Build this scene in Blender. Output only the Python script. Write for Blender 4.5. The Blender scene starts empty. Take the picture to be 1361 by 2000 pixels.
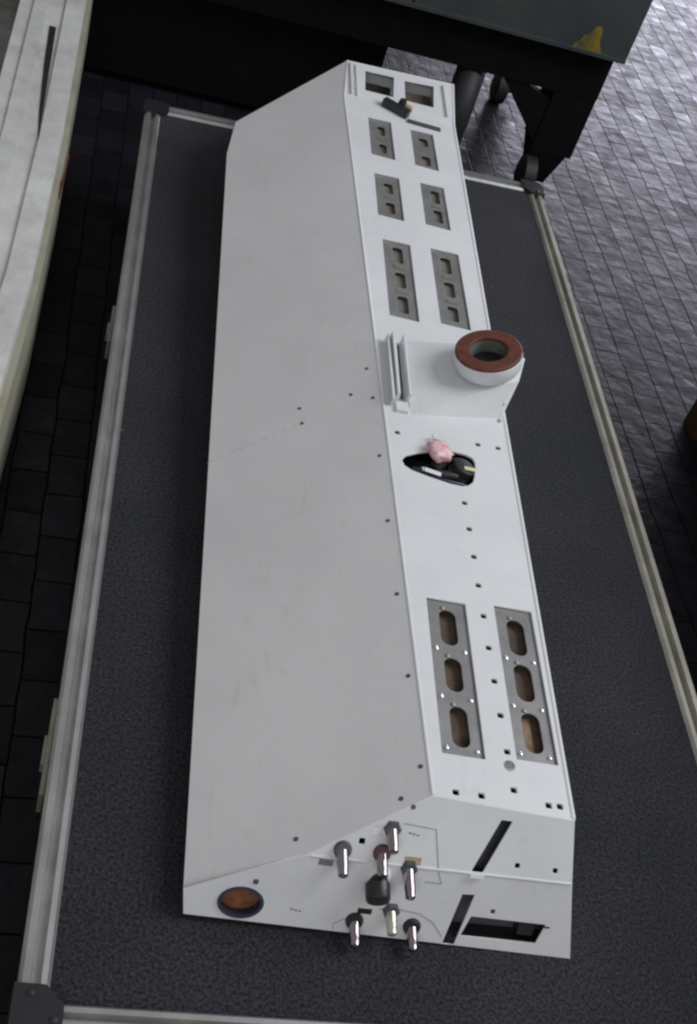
import bpy, bmesh, math, random
from mathutils import Vector, Matrix
random.seed(7)
scn = bpy.context.scene
COL = scn.collection

# ---------------------------------------------------------------- camera
cam_d = bpy.data.cameras.new("camera"); cam = bpy.data.objects.new("camera", cam_d); COL.objects.link(cam)
Rr = [[0.9612521211, -0.0415049505, 0.2725283449], [0.1668541950, -0.6993513946, -0.6950304342], [0.2194402818, 0.7135719767, -0.6653277364]]
m = Matrix(((Rr[0][0], -Rr[1][0], -Rr[2][0], -0.20658849),
            (Rr[0][1], -Rr[1][1], -Rr[2][1], -0.70994002),
            (Rr[0][2], -Rr[1][2], -Rr[2][2], 1.35236301),
            (0, 0, 0, 1)))
cam.matrix_world = m
cam_d.sensor_fit = 'VERTICAL'; cam_d.sensor_height = 24.0; cam_d.lens = 2405.98 / 2000 * 24
cam_d.clip_start = 0.01; cam_d.clip_end = 200
cam_d.dof.use_dof = False
scn.camera = cam

# ---------------------------------------------------------------- world and lamps
w = bpy.data.worlds.new("World"); scn.world = w; w.use_nodes = True
w.node_tree.nodes["Background"].inputs[0].default_value = (0.72, 0.73, 0.77, 1)
w.node_tree.nodes["Background"].inputs[1].default_value = 0.36
def area(name, loc, target, sx, sy, power, col):
    d = bpy.data.lights.new(name, 'AREA'); d.shape = 'RECTANGLE'; d.size = sx; d.size_y = sy; d.energy = power; d.color = col
    o = bpy.data.objects.new(name, d); COL.objects.link(o); o.location = loc
    o.rotation_euler = (Vector(target) - Vector(loc)).to_track_quat('-Z', 'Y').to_euler()
    return o
area("daylight_from_side_opening", (3.3, 1.0, 3.2), (0.3, 0.9, 0.1), 1.8, 2.6, 128, (0.92, 0.96, 1.0))
area("daylight_from_back_doorway", (4.3, 9.0, 1.0), (1.8, 3.6, -0.3), 4.2, 1.4, 205, (0.84, 0.84, 1.0))
area("front_fill_light", (-0.9, -3.6, 2.4), (0.3, 0.4, 0.0), 3.0, 2.0, 40, (1.0, 0.98, 0.97))  # added fill behind the camera to brighten the end panels
vs = scn.view_settings
vs.view_transform = 'Standard'; vs.look = 'None'; vs.exposure = 0; vs.gamma = 1; vs.use_curve_mapping = False

# ---------------------------------------------------------------- materials
def mat(name, col, rough=.5, metal=0., var=.0, scale=8., bump=0., bscale=200., col2=None, spec=None, scuff=0):
    mt = bpy.data.materials.new(name); mt.use_nodes = True
    nt = mt.node_tree; b = nt.nodes["Principled BSDF"]
    b.inputs["Base Color"].default_value = (*col, 1); b.inputs["Roughness"].default_value = rough
    b.inputs["Metallic"].default_value = metal
    if spec is not None: b.inputs["Specular IOR Level"].default_value = spec
    tc = nt.nodes.new("ShaderNodeTexCoord")
    if var > 0 or col2:
        n = nt.nodes.new("ShaderNodeTexNoise"); n.inputs["Scale"].default_value = scale; n.inputs["Detail"].default_value = 6
        n.inputs["Roughness"].default_value = .65
        nt.links.new(tc.outputs["Object"], n.inputs["Vector"])
        r = nt.nodes.new("ShaderNodeValToRGB"); r.color_ramp.elements[0].position = .35; r.color_ramp.elements[1].position = .68
        c2 = col2 if col2 else tuple(c * (1 - var) for c in col)
        r.color_ramp.elements[0].color = (*c2, 1); r.color_ramp.elements[1].color = (*col, 1)
        nt.links.new(n.outputs["Fac"], r.inputs["Fac"]); nt.links.new(r.outputs["Color"], b.inputs["Base Color"])
        mr = nt.nodes.new("ShaderNodeMapRange"); mr.inputs["To Min"].default_value = min(1, rough + .12); mr.inputs["To Max"].default_value = max(.05, rough - .08)
        nt.links.new(n.outputs["Fac"], mr.inputs["Value"]); nt.links.new(mr.outputs["Result"], b.inputs["Roughness"])
    if scuff > 0:                                  # worn smudges and fine scratches that belong to the paint
        n4 = nt.nodes.new("ShaderNodeTexNoise"); n4.inputs["Scale"].default_value = 26; n4.inputs["Detail"].default_value = 9; n4.inputs["Roughness"].default_value = .75; n4.inputs["Distortion"].default_value = 1.5
        mp4 = nt.nodes.new("ShaderNodeMapping"); mp4.inputs["Scale"].default_value = (1, .35, 1); mp4.inputs["Rotation"].default_value = (0, 0, .5)
        nt.links.new(tc.outputs["Object"], mp4.inputs["Vector"]); nt.links.new(mp4.outputs["Vector"], n4.inputs["Vector"])
        r4 = nt.nodes.new("ShaderNodeValToRGB"); r4.color_ramp.elements[0].position = .56; r4.color_ramp.elements[1].position = .72
        r4.color_ramp.elements[0].color = (1, 1, 1, 1); r4.color_ramp.elements[1].color = (1 - scuff, 1 - scuff * 1.1, 1 - scuff * 1.25, 1)
        nt.links.new(n4.outputs["Fac"], r4.inputs["Fac"])
        m4 = nt.nodes.new("ShaderNodeMix"); m4.data_type = 'RGBA'; m4.blend_type = 'MULTIPLY'; m4.inputs[0].default_value = 1
        nt.links.new(r.outputs["Color"], m4.inputs[6]); nt.links.new(r4.outputs["Color"], m4.inputs[7]); nt.links.new(m4.outputs[2], b.inputs["Base Color"])
    if bump > 0:
        n2 = nt.nodes.new("ShaderNodeTexNoise"); n2.inputs["Scale"].default_value = bscale; n2.inputs["Detail"].default_value = 4
        nt.links.new(tc.outputs["Object"], n2.inputs["Vector"])
        bp = nt.nodes.new("ShaderNodeBump"); bp.inputs["Strength"].default_value = bump; bp.inputs["Distance"].default_value = .002
        nt.links.new(n2.outputs["Fac"], bp.inputs["Height"]); nt.links.new(bp.outputs["Normal"], b.inputs["Normal"])
    return mt

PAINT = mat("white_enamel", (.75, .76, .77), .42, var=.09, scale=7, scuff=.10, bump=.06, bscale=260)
PAINT_SIDE = mat("white_paint_shaded_side", (.67, .665, .655), .6, scale=3.5, bump=.15, bscale=420, col2=(.60, .585, .585), scuff=.10)  # console's white paint, with the side's shade put in as darker grey
STEEL = mat("slotted_grey_metal", (.32, .31, .305), .38, metal=.4, var=.30, scale=30)
STEEL_D = mat("dark_grey_metal", (.13, .14, .15), .4, metal=.4, var=.3, scale=30)
CHROME = mat("bright_screw_metal", (.85, .85, .85), .22, metal=1.)
ALU = mat("worn_aluminium", (.58, .58, .56), .36, metal=.8, var=.30, scale=14, bump=.1, bscale=90)
ALU_OLIVE = mat("dull_olive_aluminium", (.46, .44, .37), .45, metal=.6, var=.35, scale=12, bump=.15, bscale=80)  # right rail's dim olive reflection put into the metal's colour
BLACKP = mat("black_plastic", (.018, .018, .02), .4, bump=.1)
BLACKM = mat("black_painted_steel", (.004, .0045, .0045), .8, spec=.15, var=.4, scale=10)
RUBBER = mat("black_rubber", (.015, .015, .016), .6)
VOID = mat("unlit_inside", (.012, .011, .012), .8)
BROWN = mat("brown_inner_board", (.15, .105, .075), .7, var=.5, scale=40)
GREYB = mat("grey_brown_inner_board", (.26, .235, .19), .7, var=.4, scale=40)
BROWN_L = mat("tan_inner_board", (.42, .27, .16), .7, var=.5, scale=30)
RED = mat("rust_red_gasket", (.175, .050, .030), .6, var=.45, scale=45, bump=.3, bscale=160)
GREENISH = mat("dull_green_liner", (.15, .17, .14), .6, var=.3, scale=40)
ORANGE = mat("orange_brown_pad", (.36, .13, .055), .6, var=.6, scale=50)
BLUEGREY = mat("pale_blue_lens", (.42, .55, .62), .25)
TAN = mat("tan_lens", (.50, .38, .20), .3)
WHITEP = mat("white_plastic", (.80, .80, .80), .35)
PINK = mat("pink_tag_plastic", (.80, .22, .30), .5, col2=(.82, .74, .74), scale=110)
CREAM = mat("cream_label", (.75, .70, .45), .5)
CART = mat("dark_green_grey_enamel", (.060, .070, .066), .5, col2=(.036, .042, .046), scale=5, bump=.1)
YELLOW = mat("yellow_paint", (.26, .18, .015), .6, col2=(.07, .065, .03), scale=24)
RUST = mat("rust_stain", (.20, .03, .015), .8, var=.6, scale=60)
BENCHW = mat("aged_white_paint", (.74, .735, .72), .55, col2=(.52, .51, .49), scuff=.25, scale=9, bump=.12, bscale=60)
BENCHY = mat("yellowed_edge_paint", (.40, .39, .32), .6, col2=(.30, .28, .20), scale=12, bump=.2, bscale=60)
BLOTCH = mat("stained_grey_sheet", (.42, .41, .38), .7, col2=(.20, .20, .17), scale=14)
SEAM = mat("faint_scribed_line", (.36, .36, .37), .6)
LINE = mat("thin_grey_engraving", (.22, .22, .24), .6)

def carpet():
    mt = bpy.data.materials.new("charcoal_carpet"); mt.use_nodes = True; nt = mt.node_tree; b = nt.nodes["Principled BSDF"]
    tc = nt.nodes.new("ShaderNodeTexCoord")
    n = nt.nodes.new("ShaderNodeTexNoise"); n.inputs["Scale"].default_value = 240; n.inputs["Detail"].default_value = 3
    n3 = nt.nodes.new("ShaderNodeTexNoise"); n3.inputs["Scale"].default_value = 3.5; n3.inputs["Detail"].default_value = 5
    for k in (n, n3): nt.links.new(tc.outputs["Object"], k.inputs["Vector"])
    r = nt.nodes.new("ShaderNodeValToRGB"); r.color_ramp.elements[0].position = .34; r.color_ramp.elements[1].position = .72
    r.color_ramp.elements[0].color = (.012, .012, .014, 1); r.color_ramp.elements[1].color = (.056, .056, .064, 1)
    nt.links.new(n.outputs["Fac"], r.inputs["Fac"])
    r2 = nt.nodes.new("ShaderNodeValToRGB"); r2.color_ramp.elements[0].position = .3; r2.color_ramp.elements[1].position = .7
    r2.color_ramp.elements[0].color = (.70, .76, .78, 1); r2.color_ramp.elements[1].color = (1.15, 1.08, 1.18, 1)
    nt.links.new(n3.outputs["Fac"], r2.inputs["Fac"])
    mx = nt.nodes.new("ShaderNodeMix"); mx.data_type = 'RGBA'; mx.blend_type = 'MULTIPLY'; mx.inputs[0].default_value = 1
    nt.links.new(r.outputs["Color"], mx.inputs[6]); nt.links.new(r2.outputs["Color"], mx.inputs[7])
    vo = nt.nodes.new("ShaderNodeTexVoronoi"); vo.inputs["Scale"].default_value = 11; nt.links.new(tc.outputs["Object"], vo.inputs["Vector"])
    lt_ = nt.nodes.new("ShaderNodeMath"); lt_.operation = 'LESS_THAN'; lt_.inputs[1].default_value = .022; nt.links.new(vo.outputs["Distance"], lt_.inputs[0])
    ml = nt.nodes.new("ShaderNodeMix"); ml.data_type = 'RGBA'; ml.inputs[7].default_value = (.13, .13, .13, 1)
    nt.links.new(lt_.outputs["Value"], ml.inputs[0]); nt.links.new(mx.outputs[2], ml.inputs[6]); nt.links.new(ml.outputs[2], b.inputs["Base Color"])
    b.inputs["Roughness"].default_value = .95; b.inputs["Specular IOR Level"].default_value = .15
    b.inputs["Sheen Weight"].default_value = .08
    bp = nt.nodes.new("ShaderNodeBump"); bp.inputs["Strength"].default_value = .7; bp.inputs["Distance"].default_value = .003
    nt.links.new(n.outputs["Fac"], bp.inputs["Height"]); nt.links.new(bp.outputs["Normal"], b.inputs["Normal"])
    return mt
CARPET = carpet()

def pavers():
    mt = bpy.data.materials.new("worn_stone_setts"); mt.use_nodes = True; nt = mt.node_tree; b = nt.nodes["Principled BSDF"]
    L = nt.links.new
    tc = nt.nodes.new("ShaderNodeTexCoord")
    mp = nt.nodes.new("ShaderNodeMapping"); mp.inputs["Rotation"].default_value = (0, 0, math.radians(88))
    L(tc.outputs["Object"], mp.inputs["Vector"])
    nz = nt.nodes.new("ShaderNodeTexNoise"); nz.inputs["Scale"].default_value = 9; nz.inputs["Detail"].default_value = 3
    L(mp.outputs["Vector"], nz.inputs["Vector"])
    ma = nt.nodes.new("ShaderNodeVectorMath"); ma.operation = 'MULTIPLY_ADD'
    ma.inputs[1].default_value = (.016, .016, 0); L(nz.outputs["Color"], ma.inputs[0]); L(mp.outputs["Vector"], ma.inputs[2])
    br = nt.nodes.new("ShaderNodeTexBrick"); br.inputs["Scale"].default_value = 1; br.inputs["Mortar Size"].default_value = .0022
    br.inputs["Mortar Smooth"].default_value = .6; br.inputs["Brick Width"].default_value = .108; br.inputs["Row Height"].default_value = .069
    br.inputs["Bias"].default_value = 0; br.offset = .5
    br.inputs["Color1"].default_value = (.028, .024, .034, 1); br.inputs["Color2"].default_value = (.010, .009, .013, 1); br.inputs["Mortar"].default_value = (.005, .005, .006, 1)
    L(ma.outputs["Vector"], br.inputs["Vector"])
    n2 = nt.nodes.new("ShaderNodeTexNoise"); n2.inputs["Scale"].default_value = 16; n2.inputs["Detail"].default_value = 8; n2.inputs["Roughness"].default_value = .7
    L(tc.outputs["Object"], n2.inputs["Vector"])
    rr = nt.nodes.new("ShaderNodeMapRange"); rr.inputs["To Min"].default_value = .27; rr.inputs["To Max"].default_value = .56
    rr.inputs["From Min"].default_value = .3; rr.inputs["From Max"].default_value = .7
    L(n2.outputs["Fac"], rr.inputs["Value"]); rb = nt.nodes.new("ShaderNodeMath"); rb.operation = 'MULTIPLY_ADD'; rb.inputs[1].default_value = -7.0; L(br.outputs["Color"], rb.inputs[0])
    rb2 = nt.nodes.new("ShaderNodeMath"); rb2.operation = 'ADD'; rb2.inputs[1].default_value = .13; L(rr.outputs["Result"], rb.inputs[2]); L(rb.outputs["Value"], rb2.inputs[0])
    mr = nt.nodes.new("ShaderNodeMath"); mr.operation = 'MAXIMUM'; L(rb2.outputs["Value"], mr.inputs[0]); L(br.outputs["Fac"], mr.inputs[1]); L(mr.outputs["Value"], b.inputs["Roughness"])
    sp_ = nt.nodes.new("ShaderNodeMapRange"); sp_.inputs["To Min"].default_value = .28; sp_.inputs["To Max"].default_value = .05; L(br.outputs["Fac"], sp_.inputs["Value"]); L(sp_.outputs["Result"], b.inputs["Specular IOR Level"])
    mx = nt.nodes.new("ShaderNodeMix"); mx.data_type = 'RGBA'; mx.blend_type = 'MULTIPLY'; mx.inputs[0].default_value = .5
    L(br.outputs["Color"], mx.inputs[6]); L(n2.outputs["Color"], mx.inputs[7]); L(mx.outputs[2], b.inputs["Base Color"])
    # height: stone minus joint, plus worn surface
    inv = nt.nodes.new("ShaderNodeMath"); inv.operation = 'MULTIPLY'; inv.inputs[1].default_value = -.3; L(br.outputs["Fac"], inv.inputs[0])
    n3 = nt.nodes.new("ShaderNodeTexNoise"); n3.inputs["Scale"].default_value = 19; n3.inputs["Detail"].default_value = 5
    L(tc.outputs["Object"], n3.inputs["Vector"])
    ad = nt.nodes.new("ShaderNodeMath"); ad.operation = 'MULTIPLY_ADD'; ad.inputs[1].default_value = 1.3
    L(n3.outputs["Fac"], ad.inputs[0]); L(inv.outputs["Value"], ad.inputs[2])
    bp = nt.nodes.new("ShaderNodeBump"); bp.inputs["Strength"].default_value = .5; bp.inputs["Distance"].default_value = .006
    L(ad.outputs["Value"], bp.inputs["Height"]); L(bp.outputs["Normal"], b.inputs["Normal"])
    return mt
SETTS = pavers()

# ---------------------------------------------------------------- helpers
def link(name, me, mt, parent=None, smooth=False):
    o = bpy.data.objects.new(name, me); COL.objects.link(o)
    if mt: me.materials.clear(); me.materials.append(mt)
    if smooth:
        for p in me.polygons: p.use_smooth = True
    if parent: o.parent = parent; o.matrix_parent_inverse = parent.matrix_world.inverted()
    return o
def thing(name, label, cat, loc=(0, 0, 0), group=None):
    o = bpy.data.objects.new(name, None); COL.objects.link(o); o.location = loc; o.empty_display_size = .1
    o.matrix_world = Matrix.Translation(loc)
    o["label"] = label; o["category"] = cat
    if group: o["group"] = group
    return o
def from_bm(name, bm, mt, parent=None, smooth=False, bev=0):
    if bev:
        bmesh.ops.bevel(bm, geom=[e for e in bm.edges if len(e.link_faces) == 2 and e.calc_face_angle(0) > .5], offset=bev, segments=2, affect='EDGES', profile=.6)
    bmesh.ops.recalc_face_normals(bm, faces=bm.faces)
    me = bpy.data.meshes.new(name); bm.to_mesh(me); bm.free()
    return link(name, me, mt, parent, smooth)
class Fr:                                   # a local frame: u, v in the sheet, n out of it
    def __init__(s, o, u, v, n): s.o, s.u, s.v, s.n = Vector(o), Vector(u), Vector(v), Vector(n)
    def p(s, a, b, h=0): return s.o + s.u * a + s.v * b + s.n * h
    def mat(s): 
        mm = Matrix.Identity(4)
        for i in range(3): mm[i][0], mm[i][1], mm[i][2], mm[i][3] = s.u[i], s.v[i], s.n[i], s.o[i]
        return mm
S = Fr((.27549, .10841, .1503), (.99944, .00096, -.03335), (0, .99958, .02889), (.03336, -.02888, .99903))
T = Fr((.21922, 1.82372, .20176), (.9994, .00257, -.03458), (0, .99725, .07413), (.03467, -.07408, .99665))
G = Fr((-.00172, .02314, .02895), (.92072, -.01712, .38986), (0, .99904, .04388), (-.39023, -.0404, .91983))
Lw = Fr((.49842, -.00559, 0), (1, 0, 0), (0, .52992, .84805), (0, -.84805, .52992))
U = Fr((.47456, .04803, .08581), (1, 0, 0), (0, .68342, .73002), (0, -.73002, .68342))
Zf = Fr((0, 0, 0), (1, 0, 0), (0, 1, 0), (0, 0, 1))

def sheet(name, fr, outline, holes, t, mt, parent, top=0., bev=0.):
    """flat sheet of thickness t whose outer face is `top` above the frame, with real openings"""
    c = bpy.data.curves.new(name, 'CURVE'); c.dimensions = '2D'; c.fill_mode = 'BOTH'; c.extrude = t / 2 - bev
    c.bevel_depth = bev; c.bevel_resolution = 1; c.offset = -bev
    for poly in [outline] + list(holes):
        sp = c.splines.new('POLY'); sp.points.add(len(poly) - 1)
        for i, (a, b) in enumerate(poly): sp.points[i].co = (a, b, 0, 1)
        sp.use_cyclic_u = True
    tmp = bpy.data.objects.new("tmp", c)
    me = bpy.data.meshes.new_from_object(tmp); bpy.data.objects.remove(tmp); bpy.data.curves.remove(c)
    me.transform(fr.mat() @ Matrix.Translation((0, 0, top - t / 2)))
    me.name = name
    return link(name, me, mt, parent)
def rect(a0, b0, a1, b1): return [(a0, b0), (a1, b0), (a1, b1), (a0, b1)]
def rrect(a0, b0, a1, b1, r, k=5):
    out = []
    for (cx, cy, s) in ((a1 - r, b0 + r, -90), (a1 - r, b1 - r, 0), (a0 + r, b1 - r, 90), (a0 + r, b0 + r, 180)):
        for i in range(k + 1):
            t = math.radians(s + 90 * i / k); out.append((cx + r * math.cos(t), cy + r * math.sin(t)))
    return out
def circ(a, b, r, k=28): return [(a + r * math.cos(2 * math.pi * i / k), b + r * math.sin(2 * math.pi * i / k)) for i in range(k)]
def sq(a, b, s=.0042): return rrect(a - s, b - s * .95, a + s, b + s * .95, s * .35, 2)
def block(name, fr, a0, b0, a1, b1, h0, h1, mt, parent, bev=.001):
    bm = bmesh.new()
    vs_ = [bm.verts.new(fr.p(a, b, h)) for h in (h0, h1) for (a, b) in rect(a0, b0, a1, b1)]
    for f in ((0, 1, 2, 3), (4, 5, 6, 7), (0, 1, 5, 4), (1, 2, 6, 5), (2, 3, 7, 6), (3, 0, 4, 7)): bm.faces.new([vs_[i] for i in f])
    return from_bm(name, bm, mt, parent, bev=bev)
def hexa(name, P, mt, parent, bev=.0015):   # eight world points, bottom four then top four
    bm = bmesh.new(); vs_ = [bm.verts.new(p) for p in P]
    for f in ((0, 1, 2, 3), (4, 5, 6, 7), (0, 1, 5, 4), (1, 2, 6, 5), (2, 3, 7, 6), (3, 0, 4, 7)): bm.faces.new([vs_[i] for i in f])
    return from_bm(name, bm, mt, parent, bev=bev)
def lathe(name, org, axis, prof, mt, parent, seg=32, capped=True):
    """profile [(radius, distance along axis)] turned round the axis"""
    ax = Vector(axis).normalized(); q = ax.to_track_quat('Z', 'Y').to_matrix()
    bm = bmesh.new(); rings = []
    for (r, h) in prof:
        rings.append([bm.verts.new(Vector(org) + q @ Vector((r * math.cos(2 * math.pi * i / seg), r * math.sin(2 * math.pi * i / seg), h))) for i in range(seg)])
    for a, b in zip(rings, rings[1:]):
        for i in range(seg): bm.faces.new((a[i], a[(i + 1) % seg], b[(i + 1) % seg], b[i]))
    for rg in ((rings[0], rings[-1]) if capped else ()):
        if (rg[0].co - rg[seg // 2].co).length > 1e-6: 
            try: bm.faces.new(rg)
            except ValueError: pass
    bmesh.ops.remove_doubles(bm, verts=bm.verts, dist=1e-7)
    o = from_bm(name, bm, mt, parent)
    for p in o.data.polygons: p.use_smooth = len(p.vertices) == 4
    o.data.set_sharp_from_angle(angle=math.radians(35))
    return o
def tube(name, pts, r, mt, parent, seg=12, closed=False):
    c = bpy.data.curves.new(name, 'CURVE'); c.dimensions = '3D'; c.bevel_depth = r; c.bevel_resolution = 3; c.use_fill_caps = True
    sp = c.splines.new('POLY'); sp.points.add(len(pts) - 1)
    for i, p in enumerate(pts): sp.points[i].co = (*p, 1)
    sp.use_cyclic_u = closed
    tmp = bpy.data.objects.new("tmp", c); me = bpy.data.meshes.new_from_object(tmp)
    bpy.data.objects.remove(tmp); bpy.data.curves.remove(c)
    return link(name, me, mt, parent, smooth=True)
def poly3(name, polys, mt, parent):
    bm = bmesh.new()
    for P in polys: bm.faces.new([bm.verts.new(p) for p in P])
    me = bpy.data.meshes.new(name); bm.to_mesh(me); bm.free()
    return link(name, me, mt, parent)

# ---------------------------------------------------------------- floor
bm = bmesh.new(); bmesh.ops.create_grid(bm, x_segments=1, y_segments=1, size=40)
fl = from_bm("floor", bm, SETTS); fl.location = (0, 0, -.30); fl["kind"] = "structure"

# ---------------------------------------------------------------- flight case
case = thing("flight_case", "low black case topped with charcoal carpet and aluminium edging, under the white console", "case", (.3, .95, -.30))
TL, TR, BR, BL = Vector((-.188, 1.975, 0)), Vector((.787, 2.025, 0)), Vector((.803, -.135, 0)), Vector((-.172, -.150, 0))
zc = Vector((0, 0, 1))
def ins(d, z):                                    # corners moved inwards by d
    c = [BL, BR, TR, TL]; s = [(1, 1), (-1, 1), (-1, -1), (1, -1)]
    return [p + Vector((d * a, d * b, z)) for p, (a, b) in zip(c, s)]
hexa("case_body", ins(.004, -.2995) + ins(.004, -.012), BLACKP, case, .003)
hexa("carpet_top", ins(.028, -.010) + ins(.028, 0), CARPET, case, 0)
PROF = [(0, -.032), (0, .003), (.004, .0075), (.0125, .0075), (.0150, -.0030), (.0205, -.0032), (.0245, .0068), (.031, .0062), (.035, .0012), (.035, -.011), (.003, -.013), (.003, -.032)]
def rail(a, b, inward, mt):
    d = (b - a).normalized(); bm = bmesh.new(); ends = []
    for q in (a + d * .03, b - d * .03): ends.append([bm.verts.new(q + inward * x + zc * z) for x, z in PROF])
    n = len(PROF)
    for i in range(n): bm.faces.new((ends[0][i], ends[0][(i + 1) % n], ends[1][(i + 1) % n], ends[1][i]))
    bm.faces.new(ends[0]); bm.faces.new(ends[1])
    return from_bm("edge_rail", bm, mt, case)
rail(BL, TL, Vector((1, 0, 0)), ALU); rail(BR, TR, Vector((-1, 0, 0)), ALU_OLIVE)
rail(TL, TR, Vector((0, -1, 0)), ALU); rail(BL, BR, Vector((0, 1, 0)), ALU)
for p, sx, sy in ((BL, 1, 1), (BR, -1, 1), (TR, -1, -1), (TL, 1, -1)):
    bm = bmesh.new(); k = .052
    pts = [(.004, -.004), (k, -.004), (k, .030), (.046, .036), (.041, .041), (.036, .046), (.030, k), (-.004, k), (-.004, .004)]
    lo = [bm.verts.new(p + Vector((x * sx, y * sy, -.07))) for x, y in pts]; hi = [bm.verts.new(p + Vector((x * sx, y * sy, .0115))) for x, y in pts]
    bm.faces.new(lo); bm.faces.new(hi)
    for i in range(9): bm.faces.new((lo[i], lo[(i + 1) % 9], hi[(i + 1) % 9], hi[i]))
    cr = from_bm("corner", bm, BLACKP, case, bev=.006)
    for dx, dy in ((.014, .042), (.042, .014)):
        lathe("rivet", p + Vector((dx * sx, dy * sy, .011)), (0, 0, 1), [(.005, 0), (.0045, .0015), (.002, .0022), (0, .0022)], BLACKP, cr, 14)
def left_edge(y): return BL.lerp(TL, (y + .15) / 2.125)
for y, ln in ((1.17, .055), (.24, .075)):
    e = left_edge(y)
    lt = block("latch", Zf, e.x - .006, y - ln, e.x - .0005, y + ln, -.075, -.034, ALU_OLIVE, case, .002)
    block("latch_key", Zf, e.x - .010, y - ln * .3, e.x - .0062, y + ln * .3, -.064, -.046, ALU_OLIVE, lt, .002)

# ---------------------------------------------------------------- white console
con = thing("equipment_console", "long white sheet metal console with slotted top strip, lying on the carpeted case", "console", (.25, 1.0, 0))
sq_holes = [(.097, .5228), (.0987, .4687), (.0999, .4135), (.1008, .3586), (.1021, .3024), (.1031, .2467), (.1044, .1911), (.1063, .1364), (.1084, .0811),
            (.1099, .0254), (.031, .0104), (.0648, .0105), (.155, .0105), (.1706, .0113), (-.003, .652), (.1352, .6647), (.1703, .6666)]
blocks = [  # a0, b0, a1, b1, slots
    (-.0045, 1.500, .0475, 1.656, [(.0155, 1.561, .0325, 1.635), (.0155, 1.5245, .0325, 1.561)]),
    (.0915, 1.504, .1440, 1.654, None), (-.0020, 1.275, .0515, 1.431, None), (.0970, 1.285, .1490, 1.441, None),
    (.0025, .958, .0580, 1.197, None), (.0995, .970, .1570, 1.207, None), (.0180, .0645, .0765, .3185, None), (.1205, .0720, .1785, .3265, None)]
slots = [[(1.5955, 1.633), (1.524, 1.560)], [(1.600, 1.633), (1.522, 1.558)], [(1.370, 1.407), (1.297, 1.336)], [(1.379, 1.426), (1.309, 1.354)],
         [(1.133, 1.183), (1.055, 1.102), (.979, 1.029)], [(1.139, 1.189), (1.064, 1.110), (.991, 1.035)],
         [(.243, .304), (.166, .221), (.080, .142)], [(.246, .308), (.169, .230), (.088, .150)]]
slot_u = [(.0165, .0325), (.1105, .1300), (.0175, .0365), (.1195, .1375), (.0225, .0420), (.1190, .1390), (.036, .0605), (.138, .1640)]
cable_hole = [(.0005, .590), (.0080, .602), (.030, .615), (.0591, .628), (.078, .6335), (.0938, .6345), (.112, .6335), (.1217, .6290), (.1248, .6200), (.1243, .6080), (.1200, .5850), (.1165, .5730), (.1085, .5640), (.0980, .5590), (.0779, .5590), (.045, .5645), (.0160, .5715), (.0040, .5790)]
lever_slot = rrect(.088, 1.6765, .163, 1.690, .003)
so = [(0, 0), (.1879, -.0062), (.2005, 1.7237), (-.0563, 1.7161)]
holes = [sq(a, b) for a, b in sq_holes] + [rect(b[0], b[1], b[2], b[3]) for b in blocks] + [cable_hole, lever_slot]
tp = sheet("top_panel", S, so, holes, .004, PAINT, con, bev=.0006)
W1 = [(.050, .050), (.1155, .054), (.1215, .143), (.0530, .138)]
W2 = [(.1440, .055), (.2110, .059), (.2185, .154), (.1470, .1445)]
hp = sheet("head_panel", T, [(0, 0), (.2568, .0072), (.2695, .1891), (.0104, .1568)], [W1, W2], .004, PAINT, con, bev=.0006)
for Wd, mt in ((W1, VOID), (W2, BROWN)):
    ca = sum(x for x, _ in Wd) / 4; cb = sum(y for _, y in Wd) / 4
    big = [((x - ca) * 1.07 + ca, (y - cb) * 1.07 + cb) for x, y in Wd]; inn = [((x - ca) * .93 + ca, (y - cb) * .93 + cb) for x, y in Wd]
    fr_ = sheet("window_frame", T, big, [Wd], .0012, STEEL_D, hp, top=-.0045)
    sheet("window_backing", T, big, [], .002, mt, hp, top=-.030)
block("rib", T, .0155, .012, .0195, .146, -.0005, .006, PAINT, con)
block("rib", T, .0285, .012, .0320, .146, -.0005, .005, PAINT, con)
block("rib", T, .2395, .030, .2440, .165, -.0005, .006, PAINT, con)
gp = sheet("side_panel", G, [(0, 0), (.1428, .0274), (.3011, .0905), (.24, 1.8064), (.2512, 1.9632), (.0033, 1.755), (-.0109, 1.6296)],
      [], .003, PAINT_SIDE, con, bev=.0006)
lamp_rects = [(-.3398, .0965, .0085, .0048, BLUEGREY, 'L'), (-.2560, .0400, .0085, .0045, WHITEP, 'U'), (-.2103, .0065, .0105, .0055, TAN, 'U'), (-.2789, .0370, .0090, .0038, VOID, 'L')]
def ell(a, b, ra, rb): return [(a + ra * math.cos(math.pi * i / 18), b + rb * math.sin(math.pi * i / 18)) for i in range(36)]
Lh = [ell(-.431, .0330, .0262, .0190), [(-.1438, .0446), (-.0446, .0432), (-.0516, .0165), (-.1519, .0172)],
      [(-.1619, .0727), (-.1463, .0735), (-.1568, .0045), (-.1725, .0045)], sq(-.1177, .0537, .003)]
Uh = [[(-.1065, .0694), (-.0920, .0692), (-.1195, .0015), (-.1340, .0030)], sq(-.0761, .0159, .0032), sq(-.0255, .0148, .0032), sq(-.2768, .0246, .0038)]
for a, b, ha, hb, mt, k in lamp_rects: (Lh if k == 'L' else Uh).append(rect(a - ha, b - hb, a + ha, b + hb))
lp = sheet("lower_end_panel", Lw, [(-.4952, .0109), (0, 0), (-.0239, .1012), (-.3690, .1018), (-.5012, .0440)], Lh, .003, PAINT, con, bev=.0005)
up = sheet("upper_end_panel", U, [(-.3448, 0), (0, 0), (-.0112, .0795), (-.1991, .0883)], Uh, .003, PAINT, con, bev=.0005)
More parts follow.
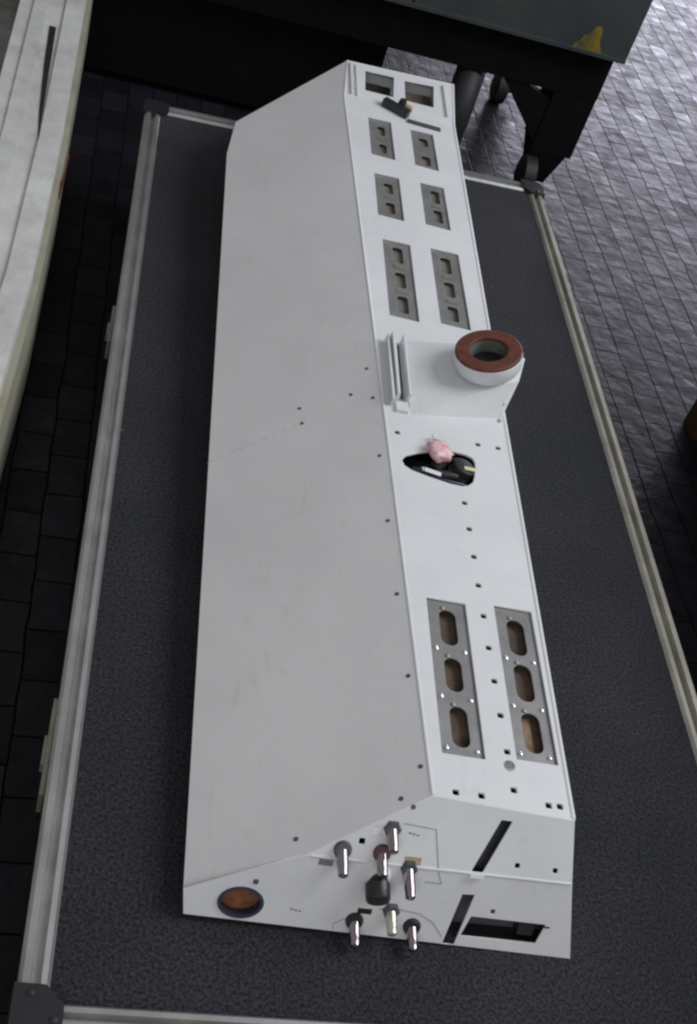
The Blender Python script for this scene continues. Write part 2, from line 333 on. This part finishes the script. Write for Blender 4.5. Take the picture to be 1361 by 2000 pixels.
for a, b, ha, hb, mt, k in lamp_rects:
    fr_ = Lw if k == 'L' else U
    block("indicator_lens", fr_, a - ha * 1.1, b - hb * 1.3, a + ha * 1.1, b + hb * 1.3, -.0040, -.0010, mt, lp if k == 'L' else up, .0008)
# walls that close the shell
Bp, Fp, Ep, Dp, Kp = G.p(0, 0), G.p(.3011, .0905), S.p(.1879, -.0062), U.p(0, 0), U.p(-.3448, 0)
Rl, Rg, G3, H1, G2, G1 = S.p(-.0563, 1.7161), S.p(.2005, 1.7237), T.p(.0104, .1568), T.p(.2695, .1891), G.p(.0033, 1.755), G.p(-.0109, 1.6296)
dz = Vector((0, 0, -.003))
poly3("right_wall", [[Lw.p(0, 0), Dp + dz, Ep + dz, Rg + dz, H1 + dz, Vector((.500, 1.97, 0))]], PAINT, con)
fa, fb, fc = Vector((.500, 1.97, 0)), Vector((.09, 1.72, 0)), Vector((.09, 1.60, 0))
poly3("far_wall", [[fa, H1 + dz, G3 + dz, Vector((.23, 1.93, 0))], [Vector((.23, 1.93, 0)), G3 + dz, G2 + dz, fb]], PAINT, con)
poly3("left_wall", [[Vector((.009, .012, 0)), Bp + Vector((.004, .002, -.003)), G1 + Vector((.006, 0, -.004)), fc], [fc, G1 + Vector((.006, 0, -.004)), G2 + dz, fb]], VOID, con)  # near-black colour stands for the shade under the overhanging side panel
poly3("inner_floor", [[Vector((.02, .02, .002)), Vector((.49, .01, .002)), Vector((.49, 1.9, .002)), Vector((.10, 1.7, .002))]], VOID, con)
# folded edges that catch the light
tube("edge_fold", [S.p(.1865, -.004, -.0022), S.p(.1990, 1.7237, -.0022), T.p(.2683, .1885, -.0022)], .0040, PAINT, con)
tube("edge_fold", [S.p(.0005, .003, -.0018), S.p(-.0558, 1.716, -.0018), T.p(.0110, .1568, -.0022)], .0030, PAINT, con)
tube("edge_fold", [U.p(-.335, .0005, -.0012), U.p(-.002, .0005, -.0012)], .0024, PAINT, con)
tube("edge_fold", [T.p(.0115, .1560, -.0022), T.p(.2680, .1880, -.0022)], .0030, PAINT, con)
# slotted plates with brown lining behind them
for i, (blk, sl, (s0, s1)) in enumerate(zip(blocks, slots, slot_u)):
    a0, b0, a1, b1 = blk[:4]
    near = i >= 6
    hs = [rrect(s0, y0, s1, y1, (s1 - s0) * (.47 if near else .30)) for y0, y1 in sl]
    pl = sheet("slotted_plate", S, rect(a0 - .002, b0 - .002, a1 + .002, b1 + .002), hs, .0022, STEEL, con, top=-.0042, bev=.0005)
    sheet("slot_lining", S, rect(a0, b0, a1, b1), [], .001, BROWN if near else GREYB, pl, top=-.017 if near else -.0125)
    if i == 7: sheet("slot_pad", S, rect(.137, .085, .156, .150), [], .001, BROWN_L, pl, top=-.0165)
    if near:
        for b_ in (b0 + .0115, sl[1][0] - .011, sl[0][0] - .009):
            for a_ in (a0 + .0085, a1 - .0085):
                lathe("screw", S.p(a_, b_, -.0045), S.n, [(.0037, 0), (.0035, .0016), (.0018, .0028), (0, .003)], CHROME, pl, 14)
        for y0, y1 in sl:
            lathe("rivet", S.p(s0 + .006, y1 + .0025, -.0045), S.n, [(.0036, 0), (.0032, .002), (.0015, .003), (0, .003)], STEEL, pl, 14)
    else:
        for k in range(len(sl) - 1):                   # thin bright web between two slots
            ym = (sl[k][0] + sl[k + 1][1]) / 2
            block("web", S, s0 - .001, ym - .004, s1 + .002, ym + .004, -.0048, -.0028, STEEL, pl, .0007)
lathe("round_plug", S.p(.1091, .060, -.001), S.n, [(.0078, 0), (.0078, .0016), (.0058, .0018), (.0050, .0010), (0, .0010)], STEEL, con, 24)
# rivet dots of the side panel
for a, b in [(.2527, .8947), (.2243, .8343), (.2598, .8209), (.1401, .8148), (.1442, .7788), (.2643, .6861), (.2699, .5487), (.2756, .4095), (.2825, .2701), (.2891, .133), (.2625, .0909), (.1339, .0494)]:
    lathe("rivet", G.p(a, b, -.0004), G.n, [(.0034, 0), (.0030, .0010), (0, .0012)], STEEL_D, con, 14)
for k in range(9):
    t0, t1 = k / 9 + .01, k / 9 + (.05 if k > 5 else .075 + .01 * (k % 3))
    tube("seam_line", [G.p(-.008 + .152 * t, .7100 + .0712 * t, .0001) for t in (t0, t1)], .00042, SEAM, con)
for fr_, a, b, t_ in ((U, -.2208, .0725, .0032), (Lw, -.418, .0614, .0038)):
    lathe("rivet", fr_.p(a, b, -.0004), fr_.n, [(t_, 0), (t_ * .9, .001), (0, .0012)], STEEL_D, con, 14)
block("marking", Lw, -.0470, .0390, -.0385, .0410, .0001, .0005, BLACKP, con, 0)
# thin engraved outlines on the end panels
def engr(fr, pts, r=.00045): return tube("engraved_line", [fr.p(a, b, .0002) for a, b in pts], r, LINE, con)
engr(U, [(-.2289, .0517), (-.1874, .0488), (-.1762, .0015)])
engr(Lw, [(-.1995, .0995), (-.1918, .0839), (-.2129, .0843)])
engr(Lw, [(-.3129, .0096), (-.3138, .0180), (-.300, .0260), (-.285, .0290)])
engr(Lw, [(-.262, .0425), (-.240, .0450), (-.2094, .0411), (-.190, .0310), (-.1750, .0138)])
for fr_, a, b in ((U, -.2210, .0400), (Lw, -.3700, .0300)):
    for k in range(3): block("marking", fr_, a + k * .005, b - k * .0008, a + .0035 + k * .005, b + .0018 - k * .0008, .0001, .0004, LINE, con, 0)
# connectors standing out of the end panel
AX = (.02, -1, -.12)
def plug(fr, a, b, ln, body, collar=STEEL_D, r=.0066):
    ln *= .86
    o = fr.p(a, b, -.001)
    pc = lathe("socket_collar", o, fr.n, [(r * 1.7, 0), (r * 1.7, .003), (r * 1.4, .0065), (0, .0065)], collar, con, 6 if b > .03 else 24)
    lathe("plug_pin", o, AX, [(r, 0), (r, ln * .72), (r * .93, ln * .76), (r * .93, ln * .95), (r * .6, ln), (0, ln)], body, pc, 24)
    return pc
PINM = mat("glossy_plated_pin", (.42, .36, .38), .14, metal=1.)
plug(U, -.2988, .0120, .040, PINM, STEEL_D)
plug(U, -.2421, .0430, .036, PINM, STEEL_D)
plug(U, -.2500, .0130, .036, PINM, mat("dull_red_collar", (.12, .05, .055), .5))
plug(Lw, -.2370, .0990, .045, PINM, STEEL_D)
plug(Lw, -.2892, .0235, .038, PINM, BLACKP)
plug(Lw, -.2466, .0415, .036, mat("cream_plated_pin", (.72, .69, .58), .25, metal=.7), STEEL_D)
plug(Lw, -.2163, .0235, .036, PINM, BLACKP)
kb = lathe("rotary_knob", Lw.p(-.2735, .0860, -.001), (.0, -1, -.12), [(.0125, 0), (.0125, .010), (.0150, .012), (.0150, .030), (.0135, .033), (0, .033)], BLACKP, con, 32)
lathe("knob_skirt", Lw.p(-.2735, .0860, -.001), Lw.n, [(.0165, 0), (.0160, .004), (.012, .010), (0, .010)], WHITEP, kb, 32)
# round opening at the left end with its orange pad
hp_ = sheet("round_port", Lw, ell(-.431, .0330, .0280, .0205), [ell(-.431, .0330, .0243, .0170)], .018, mat("navy_port_ring", (.03, .035, .07), .35), con, top=.0012)
sheet("port_pad", Lw, ell(-.431, .0315, .0255, .0182), [], .003, ORANGE, hp_, top=-.015)
# dark inside of the slots and the wide opening
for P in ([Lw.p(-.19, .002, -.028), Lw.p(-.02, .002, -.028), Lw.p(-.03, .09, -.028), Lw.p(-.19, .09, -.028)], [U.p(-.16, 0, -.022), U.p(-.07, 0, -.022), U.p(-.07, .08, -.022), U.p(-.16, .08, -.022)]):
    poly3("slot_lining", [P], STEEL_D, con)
block("module", Lw, -.075, .021, -.054, .038, -.026, -.010, BLACKP, con)
block("slot_lip", U, -.1355, -.0040, -.1180, .0005, -.001, .004, WHITEP, con)

# raised arm, its end housing and the gasket ring
rn = Vector((-.30, 0, .954)).normalized()
cen = Vector((.4164, .9169, .250))
def SP(a, b, h=0): return S.p(a, b, h)
hexa("arm", [SP(.022, .700, -.001), SP(.187, .742, -.001), SP(.187, .870, -.001), SP(.018, .890, -.001),
             SP(.022, .762, .006), SP(.174, .770, .050), SP(.183, .870, .053), SP(.020, .884, .006)], PAINT, con, .004)
hexa("arm_web", [SP(.176, .748, -.001), SP(.189, .750, -.001), SP(.190, .86, -.001), SP(.176, .86, -.001),
                 SP(.1735, .772, .0485), SP(.205, .792, .046), SP(.226, .86, .046), SP(.1735, .86, .0505)], PAINT, con, .004)
hs_ = lathe("ring_housing", cen - rn * .060, rn, [(.040, .023), (.052, .026), (.0560, .034), (.0568, .052), (.0555, .0555), (.0335, .0555), (.0325, .030), (.0325, .028)], PAINT, con, 56, False)
lathe("ring_liner", cen - rn * .056, rn, [(.0312, .028), (.0322, .0510), (.0310, .0515), (.0300, .029), (.030, .028)], GREENISH, hs_, 48, False)
lathe("ring_floor", cen - rn * .0285, rn, [(.034, 0), (.034, .002), (0, .002)], VOID, hs_, 32)
lathe("gasket", cen - rn * .0045, rn, [(.0320, -.004), (.0318, .0042), (.0330, .0055), (.0535, .0055), (.0556, .0040), (.0558, 0)], RED, hs_, 56, False)
for a, b, h in ((.176, .788, .047), (.184, .760, .018), (.1815, .735, .0015)):
    lathe("screw", SP(a, b, h), (S.n + Vector((.2, -.8, 0))), [(.0034, 0), (.003, .0015), (0, .002)], STEEL, con, 14)
# forked bracket at the left end of the arm
br_ = block("bracket", S, -.0125, .712, -.0085, .878, -.001, .017, PAINT, con, .001)
hexa("bracket_leaf", [SP(-.0050, .724, 0), SP(.0035, .724, 0), SP(.0035, .880, 0), SP(-.0060, .880, 0), SP(-.0035, .726, .019), SP(.0008, .726, .019), SP(-.0005, .880, .024), SP(-.0055, .880, .024)], PAINT, br_, .001)
block("bracket_leaf", S, .0150, .726, .0190, .882, -.001, .022, PAINT, br_, .001)
block("bracket_shadow_gap", S, .0055, .735, .0130, .876, .0002, .0012, STEEL_D, br_, .0002)
block("bracket_foot", S, -.003, .700, .017, .722, -.001, .006, PAINT, br_, .0015)

# toggle latch on the far end of the strip
tl = thing("toggle_latch", "small black toggle latch with brass pin, below the two windows at the console's far end", "latch", tuple(S.p(.09, 1.70, 0)))
d1 = Fr(S.p(.060, 1.7075, .001), (S.u * .87 - S.v * .50), (S.v * .87 + S.u * .50), S.n)
block("latch_body", d1, -.033, -.008, .030, .010, 0, .016, BLACKP, tl, .003)
lathe("latch_knob", S.p(.072, 1.722, .006), S.n, [(.0085, 0), (.0095, .012), (.007, .020), (0, .021)], BLACKP, tl, 20)
tube("latch_pin", [S.p(.078, 1.716, .016), S.p(.092, 1.706, .012)], .0048, mat("dull_brass", (.35, .27, .16), .4, metal=.6), tl)
block("latch_arm", S, .086, 1.6740, .1625, 1.6860, -.004, .004, STEEL_D, tl, .002)
block("latch_pad", S, .080, 1.722, .098, 1.740, .002, .010, mat("pinkish_pad", (.55, .36, .30), .6), tl, .002)

# wiring that sits in the opening below the arm
cb = thing("cable_bundle", "black plugs and cables with a pink and white tag in the console's dark opening", "wiring", tuple(S.p(.06, .60, -.01)))
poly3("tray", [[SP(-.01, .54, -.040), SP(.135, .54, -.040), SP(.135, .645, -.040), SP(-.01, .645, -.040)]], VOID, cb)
def stub(name, p, ax, r, ln, mt, parent=cb): return lathe(name, p, ax, [(r * .8, 0), (r, ln * .08), (r, ln * .9), (r * .8, ln), (0, ln)], mt, parent, 24)
c1 = stub("connector", SP(.100, .600, -.020), S.n + S.u * .2 + S.v * .1, .0190, .026, RUBBER)
stub("connector_band", SP(.101, .601, -.014), S.n + S.u * .2 + S.v * .1, .0195, .005, mat("dull_yellow_band", (.12, .11, .05), .5), c1)
c2 = stub("connector", SP(.020, .586, -.016), S.u + S.n * .10, .0085, .075, BLACKP)
stub("connector_band", SP(.036, .5865, -.0145), S.u + S.n * .10, .0088, .005, WHITEP, c2)
stub("connector", SP(.062, .603, -.018), S.u * .4 + S.n * .5 + S.v * .5, .012, .030, RUBBER)
tube("cable", [SP(.010, .583, -.020), SP(.030, .573, -.010), SP(.060, .567, -.004), SP(.095, .563, -.002), SP(.112, .572, -.012)], .0042, mat("dark_blue_cable", (.015, .015, .05), .4), cb)
tube("cable", [SP(.118, .600, -.020), SP(.105, .620, -.003), SP(.085, .622, -.006), SP(.070, .612, -.020)], .0040, RUBBER, cb)
block("label_flag", Fr(SP(.052, .580, -.003), (S.u * .97 - S.v * .18), (S.v * .97 + S.u * .18), (S.n + S.v * -.4).normalized()), -.014, -.0045, .013, .0045, 0, .0012, WHITEP, cb, .0003)
block("label_flag", Fr(SP(.110, .592, .008), S.u, S.v, S.n), -.009, -.0035, .009, .0035, 0, .0012, CREAM, cb, .0003)
bm = bmesh.new(); bmesh.ops.create_icosphere(bm, subdivisions=3, radius=1)
for v in bm.verts:
    k = 1 + .10 * math.sin(7 * v.co.x + 3 * v.co.y) * math.cos(6 * v.co.z + 2) + .1 * math.sin(13 * v.co.y)
    c = Vector([math.copysign(abs(x) ** .6, x) for x in v.co]) * k
    v.co = S.p(.062, .620, .008) + (S.u * .94 + S.v * .3) * c.x * .0185 + (S.v * .94 - S.u * .3) * c.y * .0200 + S.n * c.z * .009
from_bm("tag", bm, PINK, cb, smooth=True)
tube("tag_tie", [SP(.056, .630, .010), SP(.052, .648, .012), SP(.060, .654, .006)], .0018, WHITEP, cb)

# ---------------------------------------------------------------- white steel bench on the left
wb = thing("metal_bench", "worn white metal bench with a yellowed, rust-marked edge, left of the carpeted case", "bench", (-.7, 1.6, -.30))
def ex(y): return -.322 - .038 * max(0, (y - 1.4)) - .02 * max(0, 1.1 - y)
def strip_prism(name, x0, x1, z0, z1, mt, y0=-.3, y1=3.6, bev=.002, seg=8):
    bm = bmesh.new(); rows = []
    for i in range(seg + 1):
        y = y0 + (y1 - y0) * i / seg
        rows.append([bm.verts.new((x, y, z)) for x, z in ((x0(y), z0), (x1(y), z0), (x1(y), z1), (x0(y), z1))])
    for a, b in zip(rows, rows[1:]):
        for k in range(4): bm.faces.new((a[k], a[(k + 1) % 4], b[(k + 1) % 4], b[k]))
    bm.faces.new(rows[0]); bm.faces.new(rows[-1])
    return from_bm(name, bm, mt, wb, bev=bev)
e_ = lambda d: (lambda y: ex(y) - d)
strip_prism("bench_skirt", e_(.040), e_(.0), -.20, .018, BENCHY, bev=.006)
strip_prism("bench_rim", e_(.056), e_(.012), .0185, .050, BENCHW, bev=.008)
strip_prism("bench_top", e_(.160), e_(.0565), .000, .044, BENCHW, bev=.004)
strip_prism("raised_rail", e_(.128), e_(.096), .0445, .049, BENCHW, bev=.003)
strip_prism("back_sheet", e_(.70), e_(.161), -.06, -.045, BLOTCH, bev=.001)
bm = bmesh.new(); sl_ = [(ex(y) - d, y, .0446) for y, d in ((1.62, .058), (1.74, .060), (1.95, .064), (2.15, .068), (2.15, .083), (1.95, .077), (1.74, .067))]
f = bm.faces.new([bm.verts.new(p) for p in sl_]); r = bmesh.ops.extrude_face_region(bm, geom=[f])
for v in [g for g in r["geom"] if isinstance(g, bmesh.types.BMVert)]: v.co.z += .0012
from_bm("gap_slot", bm, VOID, wb)
for y0_, y1_, z0_ in ((1.50, 1.66, -.004),):
    bm = bmesh.new()
    pts = [(ex(y0_) + .0012, y0_ + (y1_ - y0_) * t, z0_ + .024 * math.sin(9 * t) * .4 + .014 * s_) for s_, ts in ((0, (0, .2, .5, .8, 1)), (1, (.9, .6, .4, .1))) for t in ts]
    bm.faces.new([bm.verts.new(p) for p in pts])
    r = bmesh.ops.extrude_face_region(bm, geom=bm.faces[:]); 
    for v in [g for g in r["geom"] if isinstance(g, bmesh.types.BMVert)]: v.co.x -= .003
    from_bm("rust_patch", bm, RUST, wb)
for y in (0.2, 3.2):
    for d in (.10, .62): block("leg", Zf, ex(y) - d, y - .02, ex(y) - d + .04, y + .02, -.2995, -.001, BENCHY, wb, .002)

# ---------------------------------------------------------------- dark cart behind
ct = thing("tool_cart", "large dark green-grey steel cart with a yellow mark and black wheeled frame, behind the console", "cart", (.1, 3.0, -.30))
CY = 2.60
block("cabinet", Zf, -1.60, CY - .03, 1.072, CY + .75, .150, .95, CART, ct, .004)
bm = bmesh.new()
pm = [(.905, .152), (.912, .170), (.923, .181), (.929, .196), (.944, .207), (.952, .226), (.966, .231), (.975, .222), (.978, .195), (.985, .178), (.999, .158), (.990, .152), (.950, .155)]
f = bm.faces.new([bm.verts.new((x, CY - .0310, z)) for x, z in pm]); r = bmesh.ops.extrude_face_region(bm, geom=[f])
for v in [g for g in r["geom"] if isinstance(g, bmesh.types.BMVert)]: v.co.y -= .0012
from_bm("paint_mark", bm, YELLOW, ct)
for x in (-.2, .45): block("panel_seam", Zf, x, CY - .0312, x + .004, CY - .0305, .16, .94, BLACKM, ct, 0)
block("lower_flange", Zf, -1.598, CY - .0385, 1.070, CY - .0305, .1505, .160, CART, ct, .001)
block("front_beam", Zf, -1.58, CY, 1.052, CY + .05, .015, .149, BLACKM, ct, .003)
block("rear_beam", Zf, -1.58, CY + .66, 1.052, CY + .71, .015, .149, BLACKM, ct, .003)
for x0 in (-1.58, .925):
    for y0 in (CY + .001, CY + .58):
        block("leg", Zf, x0 + .001, y0, x0 + .126, y0 + .13, -.172, .0145, BLACKM, ct, .003)
        hexa("wheel_fork", [Vector((x0 + .02, y0 + .01, -.27)), Vector((x0 + .08, y0 + .01, -.27)), Vector((x0 + .08, y0 + .07, -.27)), Vector((x0 + .02, y0 + .07, -.27)),
                            Vector((x0 + .00, y0 + .00, -.173)), Vector((x0 + .11, y0 + .00, -.173)), Vector((x0 + .11, y0 + .11, -.173)), Vector((x0 + .00, y0 + .11, -.173))], BLACKM, ct, .003)
        lathe("wheel", (x0 - .012, y0 - .012, -.2445), (1, 0, 0), [(.040, 0), (.055, .006), (.055, .040), (.040, .046), (0, .046)], RUBBER, ct, 32)
hexa("brace", [Vector((.925, CY + .004, -.150)), Vector((.935, CY + .004, -.020)), Vector((.935, CY + .034, -.020)), Vector((.925, CY + .034, -.150)),
               Vector((.770, CY + .004, .0145)), Vector((.838, CY + .004, .0145)), Vector((.838, CY + .034, .0145)), Vector((.770, CY + .034, .0145))], BLACKM, ct, .002)
block("back_light_block", Zf, -1.55, CY + .06, .44, CY + .60, -.275, .0148, BLACKM, ct, .003)  # added solid box that keeps the back light from under the cart
# tyre standing under the cart
ty = thing("tyre", "black rubber tyre standing on the floor under the dark cart", "tyre", (.80, CY + .16, -.30))
bm = bmesh.new(); RT, rt = .125, .045
tc_ = Vector((.700, CY + .10, -.30 + RT + rt)); dirx = Vector((.25, .968, 0)); rings = []
for i in range(48):
    t = 2 * math.pi * i / 48; rad = dirx * math.cos(t) + Vector((0, 0, 1)) * math.sin(t); sd = dirx.cross(Vector((0, 0, 1)))
    rings.append([bm.verts.new(tc_ + rad * (RT + rt * math.cos(2 * math.pi * j / 16)) + sd * (rt * .95 * math.sin(2 * math.pi * j / 16))) for j in range(16)])
for i in range(48):
    for j in range(16): bm.faces.new((rings[i][j], rings[(i + 1) % 48][j], rings[(i + 1) % 48][(j + 1) % 16], rings[i][(j + 1) % 16]))
from_bm("tyre_tread", bm, RUBBER, ty, smooth=True)
lathe("hub", tc_ - dirx.cross(Vector((0, 0, 1))) * .02, dirx.cross(Vector((0, 0, 1))), [(.082, 0), (.078, .02), (.082, .04), (0, .04)], STEEL_D, ty, 32)

# ---------------------------------------------------------------- crate at the right edge, its unseen bulk sized to shade the floor
cr_ = thing("storage_crate", "dark brown crate cut off by the right edge, on the stone floor beside the case", "crate", (1.7, .6, -.30))
block("crate_body", Zf, 1.262, -.9, 2.0, 1.60, -.2995, .52, mat("dark_brown_stained_wood", (.045, .022, .014), .7, var=.5, scale=20), cr_, .004)
for z in (-.17, .02, .21, .38): block("slat", Zf, 1.245, -.9, 1.2615, 1.60, z, z + .13, mat("reddish_crate_slat", (.10, .035, .015), .7, var=.5, scale=20), cr_, .003)
block("corner_post", Zf, 1.227, 1.53, 1.2445, 1.60, -.2995, .50, mat("orange_brown_post", (.09, .035, .012), .7, var=.5, scale=20), cr_, .003)

scn.render.engine = 'CYCLES'
scn.cycles.filter_width = 2.4
